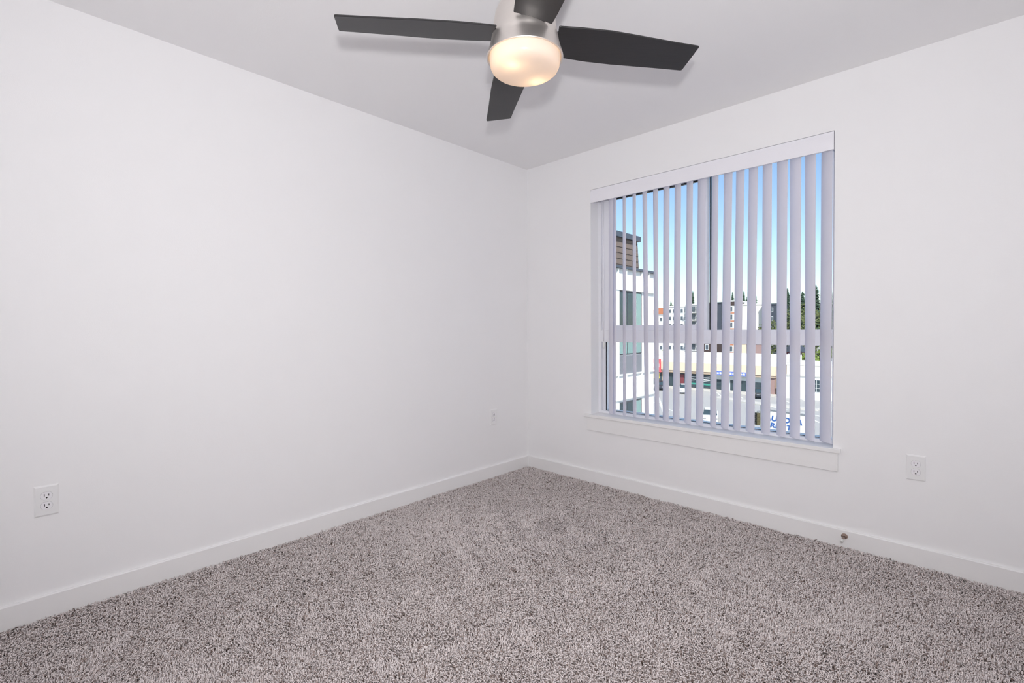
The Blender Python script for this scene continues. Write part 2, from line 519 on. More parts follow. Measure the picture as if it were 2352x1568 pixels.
# ------------------------------------------------------------------ electrical outlets
def recep_poly(sx=1.0):
    pts = []
    for k in range(40):
        a = 2 * math.pi * k / 40
        pts.append((0.0172 * math.cos(a), max(-0.0150, min(0.0150, 0.0172 * math.sin(a)))))
    return pts
def make_outlet(name, loc, rz, label, flip=False):
    root = empty(name, loc, rz)
    tag(root, label, 'outlet', 'duplex outlets on the bedroom walls')
    p = MB()
    W2, H2, t = 0.0363, 0.0605, 0.0055
    outer = [(-W2, -H2), (W2, -H2), (W2, H2), (-W2, H2)]
    n = 0
    s = 0.0055
    p.v += [(x, 0, z) for x, z in outer] + [(x, -0.0022, z) for x, z in outer] + [(x * (1 - s / W2), -t, z * (1 - s / H2)) for x, z in outer]
    for a in (0, 4):
        for k in range(4):
            k2 = (k + 1) % 4
            p.f.append((a + k, a + k2, a + 4 + k2, a + 4 + k))
    p.f.append((8, 9, 10, 11))
    p.f.append((3, 2, 1, 0))
    p.build('wall_plate', M['plate'], root)
    f = -1 if flip else 1
    for zc in (0.0195, -0.0195):
        r = MB().prism([(x, z + zc) for x, z in recep_poly()], -t - 0.0022, -t + 0.001, 'y').build('receptacle', M['recep'], root)
        groove = MB().prism([(x * 1.045, z * 1.045 + zc) for x, z in recep_poly()], -t - 0.0004, -t + 0.0008, 'y').build('receptacle_gap', M['gap'], root)
        for sx, hh in ((-0.0064, 0.0046), (0.0064, 0.0038)):
            MB().box(sx * f - 0.0011, sx * f + 0.0011, -t - 0.0026, -t - 0.0018, zc + f * 0.0035 - hh, zc + f * 0.0035 + hh).build('slot', M['slot'], r)
        gp = [(0.0027 * math.cos(a), (0.0027 * math.sin(a) if math.sin(a) < 0.5 or True else 0)) for a in [2 * math.pi * k / 14 for k in range(14)]]
        MB().prism([(x, z + zc - f * 0.0072) for x, z in gp], -t - 0.0026, -t - 0.0018, 'y').build('ground_hole', M['slot'], r)
    MB().tube((0, -t - 0.0012, 0), (0, -t + 0.001, 0), 0.0030, seg=12).build('screw', M['plate'], root)
    return root
make_outlet('electrical_outlet', (0.0, -2.8705, 0.4600), math.pi / 2, 'white duplex outlet low on the left wall, nearest the camera')
make_outlet('electrical_outlet', (0.0, -0.3965, 0.4570), math.pi / 2, 'small far duplex outlet on the left wall beside the corner', flip=True)
make_outlet('electrical_outlet', (2.4695, 0.0, 0.4620), 0.0, 'white duplex outlet on the window wall right of the sill')

# ------------------------------------------------------------------ door stop
ds = empty('door_stop', (2.191, -BT, 0.057))
tag(ds, 'small bronze door stop screwed to the baseboard below the window wall outlet', 'door stop')
d = MB()
for prof_ in ([(0.0005, -0.0), (0.0145, -0.0), (0.0145, -0.003), (0.0115, -0.008), (0.0075, -0.011), (0.0062, -0.012)],):
    n = len(d.v)
    seg = 20
    for r, y in prof_:
        for k in range(seg):
            a = 2 * math.pi * k / seg
            d.v.append((r * math.cos(a), y, r * math.sin(a)))
    for i in range(len(prof_) - 1):
        for k in range(seg):
            k2 = (k + 1) % seg
            d.f.append((n + i * seg + k, n + i * seg + k2, n + (i + 1) * seg + k2, n + (i + 1) * seg + k))
M['bronze'] = mat('satin_bronze', (0.42, 0.32, 0.27), 0.28, 1.0, var=0.1)
d.build('base', M['bronze'], ds, smooth=True)
MB().tube((0, -0.010, 0), (0, -0.060, -0.001), 0.0062, 0.0058, seg=16).build('rod', M['bronze'], ds, smooth=True)
MB().tube((0, -0.060, -0.001), (0, -0.076, -0.0012), 0.0085, 0.0078, seg=16).build('rubber_tip', M['rubber'], ds, smooth=True)

# ------------------------------------------------------------------ ceiling fan
FX, FYC = 1.4755, -1.661
fan = empty('ceiling_fan', (FX, FYC, H))
tag(fan, 'four-blade ceiling fan with black blades, nickel housing and lit bowl', 'ceiling fan')
def fz(z):
    return z - H
cn = MB().lathe([(0.072, fz(2.44)), (0.072, fz(2.345)), (0.066, fz(2.33)), (0.05, fz(2.322)), (0.045, fz(2.30))], 48).build('canopy', M['nickel_d'], fan)
smooth_by_angle(cn, 40)
hs = MB().lathe([(0.02, fz(2.308)), (0.060, fz(2.306)), (0.084, fz(2.298)), (0.099, fz(2.284)), (0.107, fz(2.264)), (0.1115, fz(2.238)), (0.1150, fz(2.210)), (0.1190, fz(2.186)), (0.1225, fz(2.168)), (0.1222, fz(2.1665)),
                 (0.1262, fz(2.150)), (0.1310, fz(2.134)), (0.1355, fz(2.120)), (0.1382, fz(2.111)), (0.1388, fz(2.108)), (0.1378, fz(2.1065)), (0.132, fz(2.107)), (0.130, fz(2.114)), (0.128, fz(2.138)), (0.02, fz(2.140))], 72).build('motor_housing', M['nickel'], fan)
smooth_by_angle(hs, 28)
bw = MB().lathe([(0.1275, fz(2.128)), (0.1278, fz(2.108)), (0.1272, fz(2.092)), (0.1250, fz(2.080)), (0.1200, fz(2.070)), (0.1120, fz(2.0632)), (0.1000, fz(2.0592)), (0.080, fz(2.0570)), (0.045, fz(2.0560)), (0.012, fz(2.0555)), (0.0005, fz(2.0555))], 64).build('glass_bowl', M['bowl'], fan, smooth=True)
for bx, by in ((0.002, -0.070), (-0.010, 0.080)):
    b = MB().lathe([(0.0005, -0.020), (0.011, -0.0165), (0.0185, -0.008), (0.020, 0.0), (0.0185, 0.008), (0.011, 0.0165), (0.0005, 0.020)], 20).build('bulb', M['bulb'], fan, smooth=True)
    b.location = (bx, by, fz(2.092))
def blade_mesh():
    lead = [(0.102, 0.064), (0.107, 0.068), (0.100, 0.0885), (0.103, 0.0915), (0.155, 0.104), (0.235, 0.1205), (0.34, 0.1355), (0.49, 0.1505), (0.60, 0.163), (0.624, 0.1655), (0.629, 0.1645), (0.632, 0.160)]
    trail = [(0.6535, 0.050), (0.653, 0.0455), (0.648, 0.0425), (0.56, 0.026), (0.47, 0.0075), (0.387, -0.010), (0.312, -0.0245), (0.20, -0.038), (0.125, -0.0435), (0.120, -0.042), (0.120, -0.019), (0.112, -0.016), (0.1095, 0.005), (0.108, 0.025), (0.105, 0.045)]
    poly = lead + trail
    m = MB().prism(poly, -0.003, 0.003, 'z')
    return m.mesh('blade', bevel=0.0012, segs=1)
bm_ = blade_mesh()
am = MB()
am.prism([(0.090, 0.006), (0.135, 0.000), (0.215, 0.016), (0.225, 0.038), (0.215, 0.060), (0.135, 0.056), (0.090, 0.044)], 0.0035, 0.0095, 'z')
arm_me = am.mesh('blade_arm', bevel=0.001, segs=1)
for k, a in enumerate((224.46, 44.46, 134.46, 314.46)):
    b = obj('blade', bm_, M['blade'], fan)
    b.rotation_euler = (Matrix.Rotation(math.radians(a), 3, 'Z') @ Matrix.Rotation(math.radians(-11.7), 3, 'X')).to_euler()
    b.location = (0, 0, fz(2.190))
    ar = obj('blade_arm', arm_me, M['arm'], b)

# ------------------------------------------------------------------ carpet pile
def carpet():
    rng = np.random.default_rng(11)
    x0, x1, y0, y1 = BT, RX - BT, RY + BT, -BT
    def grid(pitch):
        nx, ny = int((x1 - x0) / pitch), int((y1 - y0) / pitch)
        gx, gy = np.meshgrid(np.linspace(x0 + pitch / 2, x1 - pitch / 2, nx), np.linspace(y0 + pitch / 2, y1 - pitch / 2, ny))
        return gx.ravel() + rng.uniform(-0.5, 0.5, nx * ny) * pitch, gy.ravel() + rng.uniform(-0.5, 0.5, nx * ny) * pitch
    # fine yarns over the open floor, coarser ones in the corner behind the photographer
    Xf, Yf = grid(0.0053)
    Xc, Yc = grid(0.0092)
    kf, kc = (Xf - Yf) < 4.15, (Xc - Yc) >= 4.15
    X, Y = np.concatenate([Xf[kf], Xc[kc]]), np.concatenate([Yf[kf], Yc[kc]])
    big = np.concatenate([np.ones(kf.sum()), np.full(kc.sum(), 1.7)])
    N = len(X)
    # smooth random fields for the brushed patches of the pile
    def field(seed, scale):
        r = np.random.default_rng(seed)
        f = np.zeros(N)
        for _ in range(9):
            k = r.normal(0, scale, 2)
            f += np.sin(X * k[0] + Y * k[1] + r.uniform(0, 6.28))
        return f / 3.0
    fa, fb, fc = field(1, 5.0), field(2, 5.0), field(3, 16.0)
    fd, fe = field(4, 30.0), field(5, 30.0)
    dirx = 0.75 * fa + 0.55 * fd + rng.normal(0, 0.85, N)
    diry = 0.75 * fb + 0.55 * fe + rng.normal(0, 0.85, N)
    dn = np.hypot(dirx, diry) + 1e-6
    dirx, diry = dirx / dn, diry / dn
    reach = np.clip(0.0080 + 0.0030 * rng.normal(size=N), 0.0025, 0.015)
    hgt = np.clip(0.0125 + 0.0022 * fc + 0.0028 * rng.normal(size=N), 0.006, 0.020)
    side = rng.normal(0, 0.0018, N)
    rad = rng.uniform(0.00125, 0.00195, N) * big
    px, py = -diry, dirx
    zb = -0.013
    rings = [(0.0, 0.0, 1.0, 0.4), (0.50, 0.92, 1.10, 1.0)]
    V = np.zeros((N, 7, 3))
    idx = 0
    for t, h, rr, sd in rings:
        cx = X + dirx * reach * t + px * side * sd
        cy = Y + diry * reach * t + py * side * sd
        cz = zb + hgt * h
        # ring frame: sideways p and a mix of up/forward
        ux, uy, uz = (-dirx * h * 0.8, -diry * h * 0.8, np.full(N, 1.0 - 0.4 * (1 - h))) if h > 0.1 else (dirx, diry, np.zeros(N))
        for k in range(3):
            a = 2 * math.pi * k / 3 + 0.5
            c, s = math.cos(a) * rr, math.sin(a) * rr
            V[:, idx, 0] = cx + rad * (px * c + ux * s)
            V[:, idx, 1] = cy + rad * (py * c + uy * s)
            V[:, idx, 2] = cz + rad * uz * s
            idx += 1
    V[:, 6, 0] = X + dirx * reach * 1.3 + px * side * -0.4
    V[:, 6, 1] = Y + diry * reach * 1.3 + py * side * -0.4
    V[:, 6, 2] = zb + hgt * 0.93
    np.clip(V[:, :, 0], x0 - 0.001, x1 + 0.001, out=V[:, :, 0])
    np.clip(V[:, :, 1], y0 - 0.001, y1 + 0.001, out=V[:, :, 1])
    tri = []
    for r in range(1):
        for k in range(3):
            k2 = (k + 1) % 3
            tri += [(r * 3 + k, r * 3 + k2, r * 3 + 3 + k2), (r * 3 + k, r * 3 + 3 + k2, r * 3 + 3 + k)]
    for k in range(3):
        tri.append((3 + k, 3 + (k + 1) % 3, 6))
    tri = np.array(tri, dtype=np.int32)
    T = (tri[None] + (np.arange(N, dtype=np.int32) * 7)[:, None, None]).reshape(-1, 3)
    me = bpy.data.meshes.new('carpet')
    me.vertices.add(N * 7)
    me.vertices.foreach_set('co', V.reshape(-1).astype(np.float32))
    nt = len(T)
    me.loops.add(nt * 3)
    me.loops.foreach_set('vertex_index', T.reshape(-1).astype(np.int32))
    me.polygons.add(nt)
    me.polygons.foreach_set('loop_start', np.arange(0, nt * 3, 3, dtype=np.int32))
    me.polygons.foreach_set('use_smooth', np.ones(nt, dtype=bool))
    me.update(calc_edges=True)
    o = obj('carpet', me, M['carpet'])
    tag(o, 'greige shaggy cut-pile carpet with brown flecks covering the floor', 'carpet', kind='stuff')
    return o
carpet()

# ================================================================== outdoors
GZ = -10.0
lot = tag(MB().box(-260, 160, 4.0, 420, GZ - 1.0, GZ).build('parking_lot', M['asphalt']), 'pale sunlit asphalt of the parking lot and street outside', 'parking lot', kind='structure')

def lpart(o, parent):
    """parent keeping world coordinates (parents here carry only a translation)"""
    o.parent = parent
    o.matrix_parent_inverse = Matrix.Translation(-Vector(parent.location))
    return o

STRIPES = [0]
def stripe(x0, y0, x1, y1, w=0.22, z=GZ):
    STRIPES[0] += 1
    z = z + 0.004 * (STRIPES[0] % 5)
    d = Vector((x1 - x0, y1 - y0, 0))
    L = d.length
    m = MB().box(0, L, -w / 2, w / 2, 0, 0.012)
    o = m.build('parking_stripe', M['paint_w'], lot)
    o.location = (x0, y0, z)
    o.rotation_euler = (0, 0, math.atan2(d.y, d.x))
for k in range(9):
    x = -39.2 + k * 3.3
    stripe(x, 82.2, x + 2.6, 77.6)
for k in range(6):
    stripe(-33.6 + k * 0.9, 69.5 - k * 1.6, -31.6 + k * 0.9, 65.6 - k * 1.6)
stripe(-34.0, 66.5, -25.6, 58.2)
stripe(-30.5, 68.8, -26.0, 60.2)
for k in range(5):
    stripe(-14.6 + k * 1.6, 67.0 + k * 0.6, -11.6 + k * 1.6, 62.0 + k * 0.6, 0.3)
stripe(-24.0, 75.0, -8.0, 66.0, 0.3)
kb = tag(MB().box(-60, -20.2, 82.6, 85.0, GZ, GZ + 0.16).build('kerb', M['concrete']), 'pale concrete walk in front of the shops', 'kerb', kind='structure')
tag(MB().prism([(-27.0, 74.5), (-18.5, 71.5), (-12.0, 71.8), (-12.0, 73.4), (-19.0, 73.6), (-26.5, 76.5)], GZ, GZ + 0.18).build('traffic_island', M['concrete']), 'low concrete traffic island beyond the parked cars', 'traffic island', kind='structure')
tag(MB().prism([(-20.0, 47.5), (-9.0, 48.0), (-2.0, 50.0), (-2.0, 53.0), (-9.5, 51.5), (-20.0, 49.6)], GZ, GZ + 0.10).build('verge', M['sand']), 'sandy planting verge beside the street', 'verge', kind='structure')

# ---- the white wing of this apartment block, at right angles to the window
WXF, WY1, WZT = -4.14, 10.26, 2.81
wing = empty('apartment_wing', (-8.0, 6.5, GZ))
tag(wing, 'white apartment wing with grey flashing and brown shingled attic on the left', 'building')
def wp(o):
    return lpart(o, wing)
wp(MB().box(-12, WXF, 3.0, WY1, GZ, WZT - 0.06).build('wall', M['wsiding']))
wp(MB().box(-12.06, WXF + 0.09, 2.95, WY1 + 0.07, WZT - 0.06, WZT).build('roof_flashing', M['flash']))
for z in (2.17, -0.78, -3.73):
    wp(MB().box(WXF, WXF + 0.06, 3.0, WY1 + 0.04, z, z + 0.035).build('ledge', M['wsiding']))
    if z < 2:
        wp(MB().box(WXF, WXF + 0.05, 3.0, WY1 + 0.03, z + 0.66, z + 0.69).build('ledge', M['wsiding']))
bat = MB().box(0, 0.055, -0.018, 0.018, 0, 1.0).mesh('batten')
for z0, h in ((2.205, 0.54), (-0.745, 0.62), (-3.695, 0.62)):
    y = 8.22 - 0.42 * 4
    while y < WY1 - 0.03:
        o = wp(obj('batten', bat, M['wsiding']))
        o.location = (WXF, y, z0)
        o.scale = (1, 1, h)
        y += 0.42
for zt in (2.16, -0.85, -3.80):
    for ys in (8.28, 6.2, 4.1):
        w = wp(MB().box(WXF - 0.02, WXF + 0.012, ys, ys + 1.24, zt - 1.73, zt).build('window', M['mullion']))
        for a, b, gm in ((0.05, 0.42, 'darkglass'), (0.47, 0.82, 'darkglass'), (0.87, 1.19, 'greenglass')):
            MB().box(WXF + 0.012, WXF + 0.020, ys + a, ys + b, zt - 1.68 + 0.62, zt - 0.04).build('pane', M[gm], w)
            MB().box(WXF + 0.012, WXF + 0.020, ys + a, ys + b, zt - 1.70, zt - 1.68 + 0.57).build('pane', M['greenglass'], w)
        wp(MB().box(WXF - 0.02, WXF + 0.015, ys, ys + 1.24, zt - 2.26, zt - 1.75).build('spandrel_panel', M['spandrel']))
        wp(MB().box(WXF, WXF + 0.04, ys - 0.16, ys, zt - 2.26, zt).build('pilaster', M['wsiding']))
# brown attic with shingle courses, its end wall raked
at_ = wp(MB().prism([(3.0, WZT), (10.20, WZT), (10.10, 3.74), (3.0, 3.74)], -12, -4.60, 'x').build('attic_wall', M['brown']))
zc = WZT
k = 0
while zc < 3.70:
    h = 0.165
    y = 3.0 - (k % 2) * 0.4
    while y < 10.12:
        ya, yb = max(3.0, y), min(10.20 - (zc - WZT) * 0.107, y + 0.79)
        if yb - ya > 0.1:
            MB().prism([(-4.60, zc), (-4.575, zc), (-4.590, min(zc + h, 3.73)), (-4.60, min(zc + h, 3.73))], ya + 0.004, yb - 0.004, 'y').build('shingle', M['brown'], at_)
            at_.children[-1].matrix_parent_inverse = Matrix.Identity(4)
        y += 0.80
    zc += h
    k += 1
wp(MB().box(-12.05, -4.50, 2.95, 10.17, 3.73, 3.88).build('attic_flashing', M['flash']))

# ---- strip mall
mall = empty('strip_mall', (-32.0, 86.0, GZ))
tag(mall, 'low beige strip mall with dark storefront windows across the lot', 'building')
def mp_(o):
    return lpart(o, mall)
MY = 85.3
mp_(MB().box(-52, -20.75, MY, MY + 16, GZ, -4.05).build('wall', M['tan']))
mp_(MB().box(-52.2, -20.5, MY - 0.9, MY + 16.2, -5.20, -3.95).build('parapet', M['cream']))
for x0, x1 in ((-40.6, -36.9), (-36.86, -33.6), (-33.56, -30.2), (-30.16, -26.9), (-26.86, -23.6), (-23.56, -20.5)):
    mp_(MB().box(x0, x1, MY - 1.0, MY + 0.2, -6.75, -5.22).build('fascia_panel', M['beige'], bevel=0.02, segs=1))
mp_(MB().box(-52, -20.6, MY - 0.85, MY + 0.2, -7.15, -6.78).build('soffit', M['tan']))
rs = mp_(MB().box(-43.5, -40.64, MY - 1.15, MY, -7.25, -4.7).build('red_sign_panel', M['red']))
for k in range(4):
    MB().box(-42.9 + k * 0.55, -42.55 + k * 0.55, MY - 1.2, MY - 1.15, -6.3, -5.6).build('sign_mark', M['signw'], rs).matrix_parent_inverse = rs.matrix_parent_inverse.inverted() @ rs.matrix_parent_inverse
def front(x0, x1, z0, z1, glass='darkglass', cols=2, frame='mullion'):
    w = mp_(MB().box(x0, x1, MY - 0.06, MY + 0.05, z0, z1).build('storefront_window', M[frame]))
    n = cols
    for c in range(n):
        a = x0 + 0.06 + c * (x1 - x0 - 0.06) / n
        b = x0 + (c + 1) * (x1 - x0 - 0.06) / n
        for u, v in ((z0 + 0.06, z0 + (z1 - z0) * 0.72), (z0 + (z1 - z0) * 0.72 + 0.06, z1 - 0.06)):
            MB().box(a, b, MY - 0.085, MY - 0.06, u, v).build('pane', M[glass], w)
    return w
front(-43.4, -40.9, -9.84, -7.3)
ys_ = front(-40.5, -37.6, -9.84, -7.3)
front(-37.2, -36.3, -9.84, -7.3, cols=1)
wa = front(-35.95, -33.6, -9.84, -7.3)
wb = front(-33.3, -31.2, -9.84, -7.3)
MB().box(-42.6, -41.3, MY - 0.12, MY - 0.09, -8.6, -7.5).build('poster', M['yellow'], wa)
MB().box(-37.1, -36.4, MY - 0.12, MY - 0.09, -9.2, -7.5).build('poster', M['maroon'], wa)
for w_, x0, x1 in ((wa, -35.9, -33.65), (wb, -33.25, -31.25)):
    MB().box(x0, x1, MY - 0.115, MY - 0.09, -9.25, -8.95).build('window_band', M['teal'], w_)
    for k in range(3):
        MB().prism([(x0 + 0.2, -8.0 - k * 0.32), (x1 - 0.3, -7.75 - k * 0.32), (x1 - 0.3, -7.66 - k * 0.32), (x0 + 0.2, -7.90 - k * 0.32)], MY - 0.115, MY - 0.09, 'y').build('window_lettering', M['signw'], w_)
mp_(MB().box(-30.9, -22.0, MY - 0.05, MY + 0.05, GZ, -7.15).build('pale_wall', M['paleblue']))
front(-30.6, -28.9, -9.84, -8.0, cols=2)
front(-28.0, -26.8, -9.84, -8.0, cols=1)
front(-26.4, -24.9, -9.84, -8.0, cols=1)
front(-24.4, -22.3, -9.84, -8.1, cols=2)
bs = mp_(MB().box(-30.2, -25.1, MY - 1.12, MY - 0.98, -7.15, -6.42).build('blue_sign_panel', M['blue']))
for k in range(11):
    if k in (4, 8):
        continue
    x = -29.9 + k * 0.44
    MB().box(x, x + 0.30, MY - 1.15, MY - 1.12, -6.94, -6.66 + 0.05 * (k % 3)).build('sign_mark', M['signw'], bs)
mp_(MB().box(-21.45, -20.75, MY - 0.6, MY, GZ, -6.75).build('pillar', M['mauve']))

# ---- low white building right of the mall
wbld = empty('white_shop_building', (-13.0, 87.0, GZ))
tag(wbld, 'low white flat-roofed building standing right of the strip mall', 'building')
def wq(o):
    return lpart(o, wbld)
wq(MB().box(-18.9, -4.0, 83.0, 95, GZ, -6.4).build('wall', M['wsiding']))
wq(MB().box(-18.9, -4.0, 84.6, 95, -6.4, -4.75).build('upper_wall', M['cream']))
wq(MB().box(-19.0, -3.9, 82.85, 84.8, -6.45, -6.30).build('roof_edge', M['concrete']))
wq(MB().box(-19.0, -3.9, 84.5, 95.1, -4.80, -4.62).build('roof_edge', M['wsiding']))
for x in (-14.9, -12.4, -9.6):
    w = wq(MB().box(x, x + 1.5, 82.95, 83.05, -8.8, -6.85).build('window', M['wframe']))
    for c in range(3):
        for r in range(3):
            MB().box(x + 0.08 + c * 0.47, x + 0.47 + c * 0.47, 82.92, 82.95, -8.72 + r * 0.63, -8.17 + r * 0.63).build('pane', M['darkglass'], w)

# ---- apartment buildings far behind
WF, PF = {}, {}
def far_window(root, x, y, z, w=1.3, h=1.6, frame='wframe'):
    key = (w, h)
    if key not in WF:
        WF[key] = {}
        PF[key] = MB().box(-w / 2 + 0.14, w / 2 - 0.14, -0.12, -0.08, 0.14, h - 0.14).mesh('pane')
        PF[key].materials.append(M['farglass'])
    if frame not in WF[key]:
        WF[key][frame] = MB().box(-w / 2, w / 2, -0.08, 0.05, 0, h).mesh('window')
        WF[key][frame].materials.append(M[frame])
    o = obj('window', WF[key][frame], None, root, (x - root.location.x, y - root.location.y, z - root.location.z))
    obj('pane', PF[key], None, o)
    return o
def block(name, label, x0, x1, y, zt, m, cols, floors=5, w=1.3, h=1.6, depth=14, frame='wframe', top=None, step=2.9, z_first=None, cat='building'):
    root = empty(name, ((x0 + x1) / 2, y + depth / 2, GZ))
    tag(root, label, cat)
    lpart(MB().box(x0, x1, y, y + depth, GZ, zt).build('wall', M[m]), root)
    lpart(MB().box(x0, x1, y - 0.25, y + depth, zt - 0.1, zt + 0.35).build('cornice', M[top or 'wframe']), root)
    z0 = (zt - 2.6) if z_first is None else z_first
    for f in range(floors):
        for cx in cols:
            far_window(root, cx, y, z0 - f * step, w, h, frame)
    return root
Y8 = 180.0
b1 = block('far_house', 'small white house with a red tiled roof far left behind the mall', -93.5, -86.2, 182, 6.8, 'aptw', (-90.6, -88.9, -87.4), 5, depth=8)
lpart(MB().prism([(-94.0, 7.1), (-85.8, 7.1), (-88.0, 9.6), (-91.5, 9.6)], 181.5, 190.5, 'y').build('roof', M['orange']), b1)
block('apartment_building', 'off-white apartment block with paired windows beside the red-roofed house', -85.6, -77.6, Y8, 9.9, 'aptw', (-84.2, -82.6, -80.9, -79.3), 6, 1.15, 1.7)
b3 = block('apartment_building', 'grey apartment block with railed balconies left of the charcoal block', -77.4, -72.4, Y8 - 1, 10.3, 'aptg', (-76.4, -74.4), 6, 1.7, 2.0, frame='rail')
for f in range(6):
    z = 7.5 - f * 2.9
    for k in range(9):
        lpart(MB().box(-77.2 + k * 0.56, -77.12 + k * 0.56, Y8 - 2.25, Y8 - 2.17, z - 0.2, z + 0.9).build('baluster', M['rail']), b3)
    lpart(MB().box(-77.3, -72.6, Y8 - 2.3, Y8 - 1.0, z - 0.35, z - 0.2).build('balcony_slab', M['aptw']), b3)
    lpart(MB().box(-77.3, -72.6, Y8 - 2.26, Y8 - 2.16, z + 0.9, z + 1.0).build('balcony_rail', M['rail']), b3)
block('apartment_building', 'charcoal apartment block with columns of white-framed windows', -72.2, -63.4, Y8 - 2, 10.5, 'aptk', (-70.9, -69.6, -67.0, -65.9), 6, 1.1, 1.7, top='aptk')
b5 = block('apartment_building', 'white apartment block with terracotta panels and a dark brown top storey', -63.2, -58.6, Y8 - 1, 11.0, 'aptw', (-62.0, -60.4), 6, 1.35, 2.0, z_first=7.2)
lpart(MB().box(-63.25, -58.55, Y8 - 1.1, Y8 + 8, 9.4, 10.8).build('top_band', M['dkbrown']), b5)
for f in range(6):
    lpart(MB().box(-63.0, -58.8, Y8 - 1.06, Y8 - 0.9, 6.55 - f * 2.9, 6.95 - f * 2.9).build('terracotta_panel', M['orange']), b5)
block('apartment_building', 'cream apartment block with few windows under the conifers', -58.4, -50.0, Y8, 9.6, 'aptc', (-57.3, -52.4), 6, 0.7, 1.3)
b7 = block('apartment_building', 'dark grey apartment block at the right end of the far row', -49.6, -45.2, Y8 - 2, 9.3, 'aptk', (-46.7,), 6, 1.2, 1.4, top='aptk')
lpart(MB().box(-48.4, -47.7, Y8 - 2.15, Y8 - 1.9, -8, 7.2).build('white_strip', M['wframe']), b7)
# nearer row houses just over the mall roof
def row_house(label, x0, x1, m, zt):
    r = block('row_house', label, x0, x1, 150.0, zt, m, [x0 + 1.1 + 1.9 * k for k in range(int((x1 - x0 - 0.6) / 1.9))], 3, 1.1, 1.7, depth=8, step=2.8, z_first=zt - 2.2)
    return r
row_house('tan row house with white windows seen over the mall roof', -49.6, -45.9, 'beige', -3.4)
row_house('reddish brown row house with white windows beside the tan one', -45.7, -41.4, 'mauve', -3.4)
row_house('dark row house in the middle over the mall roof', -60.6, -56.0, 'dkbrown', -3.4)

# ---- trees
def conifer(label, x, y, zt, rb, seed, group='conifers beyond the apartment row'):
    rnd = random.Random(seed)
    root = empty('conifer_tree', (x, y, GZ))
    tag(root, label, 'tree', group)
    hgt = zt - GZ
    lpart(MB().tube((x, y, GZ), (x, y, zt - 0.5), 0.38, 0.05, 8).build('trunk', M['bark']), root)
    m = MB()
    z = hgt * 0.18
    while z < hgt - 0.15:
        t = 1 - z / hgt
        R = rb * (t ** 0.62) * rnd.uniform(0.72, 1.18) + 0.10
        n = max(6, int(16 * t) + 7)
        for k in range(n):
            a = 2 * math.pi * (k + rnd.random() * 0.8) / n
            L = R * rnd.uniform(0.65, 1.15)
            dz = -L * rnd.uniform(0.15, 0.5)
            wd = 0.22 + 0.16 * L
            ca, sa = math.cos(a), math.sin(a)
            p0 = Vector((0, 0, z + 0.25))
            tip = Vector((ca * L, sa * L, z + dz + L * 0.12))
            mid = p0.lerp(tip, 0.55) + Vector((0, 0, 0.10 * L))
            s_ = Vector((-sa, ca, 0)) * wd
            i = len(m.v)
            dr = Vector((0, 0, -0.28 * wd - 0.12))
            m.v += [tuple(p0), tuple(mid + s_ + dr), tuple(tip), tuple(mid - s_ + dr), tuple(mid)]
            m.f += [(i, i + 1, i + 4), (i + 1, i + 2, i + 4), (i + 2, i + 3, i + 4), (i + 3, i, i + 4)]
        z += 0.34 + 0.24 * t
    me = bpy.data.meshes.new('crown')
    me.from_pydata(m.v, [], m.f)
    obj('crown', me, M['needles'], root)
    return root
for i, (lab, x, y, zt, rb) in enumerate((
    ('dark conifer tip above the off-white apartment block', -95.1, 204, 13.8, 3.2),
    ('slim conifer rising over the balcony block', -83.4, 200, 17.3, 2.6),
    ('round-topped conifer close behind the balcony block', -85.3, 213, 13.3, 4.6),
    ('conifer tip above the terracotta-panelled block', -66.7, 199, 15.9, 2.8),
    ('tall thin conifer above the left part of the cream block', -65.9, 210, 17.0, 2.6),
    ('short conifer beside the thin one over the cream block', -61.3, 199, 13.7, 2.4),
    ('conifer above the right part of the cream block', -62.0, 212, 16.2, 2.4),
    ('tall dark conifer directly right of the dark grey block', -47.4, 201, 16.2, 4.2),
    ('loose-branched conifer in the right-hand grove', -45.7, 216, 16.0, 4.8),
    ('tallest dark conifer of the right-hand grove', -38.9, 205, 17.2, 4.8),
    ('conifer at the right end of the grove', -32.2, 192, 15.1, 4.2))):
    conifer(lab, x, y, zt, rb, 50 + i)
def leafy(label, x, y, zb, zt, r, m, seed, group='leafy trees by the white building'):
    rnd = random.Random(seed)
    root = empty('leafy_tree', (x, y, zb))
    tag(root, label, 'tree', group)
    lpart(MB().tube((x, y, zb), (x, y, (zb + zt) / 2), 0.18, 0.10, 8).build('trunk', M['bark']), root)
    v, f = [], []
    hh = (zt - zb)
    for k in range(1100):
        u = Vector((rnd.gauss(0, 1), rnd.gauss(0, 1), rnd.gauss(0, 1))).normalized() * rnd.uniform(0.72, 1.04)
        c = Vector((u.x * r, u.y * r, hh * 0.56 + u.z * hh * 0.44))
        c += Vector((0.25 * math.sin(5 * c.z), 0.25 * math.cos(4 * c.x), 0.0))
        a = Vector((rnd.gauss(0, 1), rnd.gauss(0, 1), rnd.gauss(0, 1))).normalized() * (0.16 + 0.035 * r)
        b = a.orthogonal().normalized() * (0.13 + 0.03 * r)
        i = len(v)
        v += [tuple(c - a), tuple(c + b), tuple(c + a), tuple(c - b)]
        f.append((i, i + 1, i + 2, i + 3))
    me = bpy.data.meshes.new('foliage')
    me.from_pydata(v, [], f)
    obj('foliage', me, M[m], root)
leafy('olive green broadleaf tree in front of the right-hand conifers', -39.6, 182, GZ, 9.6, 4.2, 'leaves2', 3)
leafy('broad olive tree beneath the tallest right-hand conifer', -31.6, 166, GZ, 7.5, 4.2, 'leaves2', 4)
leafy('dense olive tree right of the dark grey block', -45.2, 170, GZ, 4.0, 3.6, 'leaves2', 8)
leafy('bright green bushy tree above the white building, left one', -21.6, 112, GZ, -4.0, 2.2, 'leaves', 5)
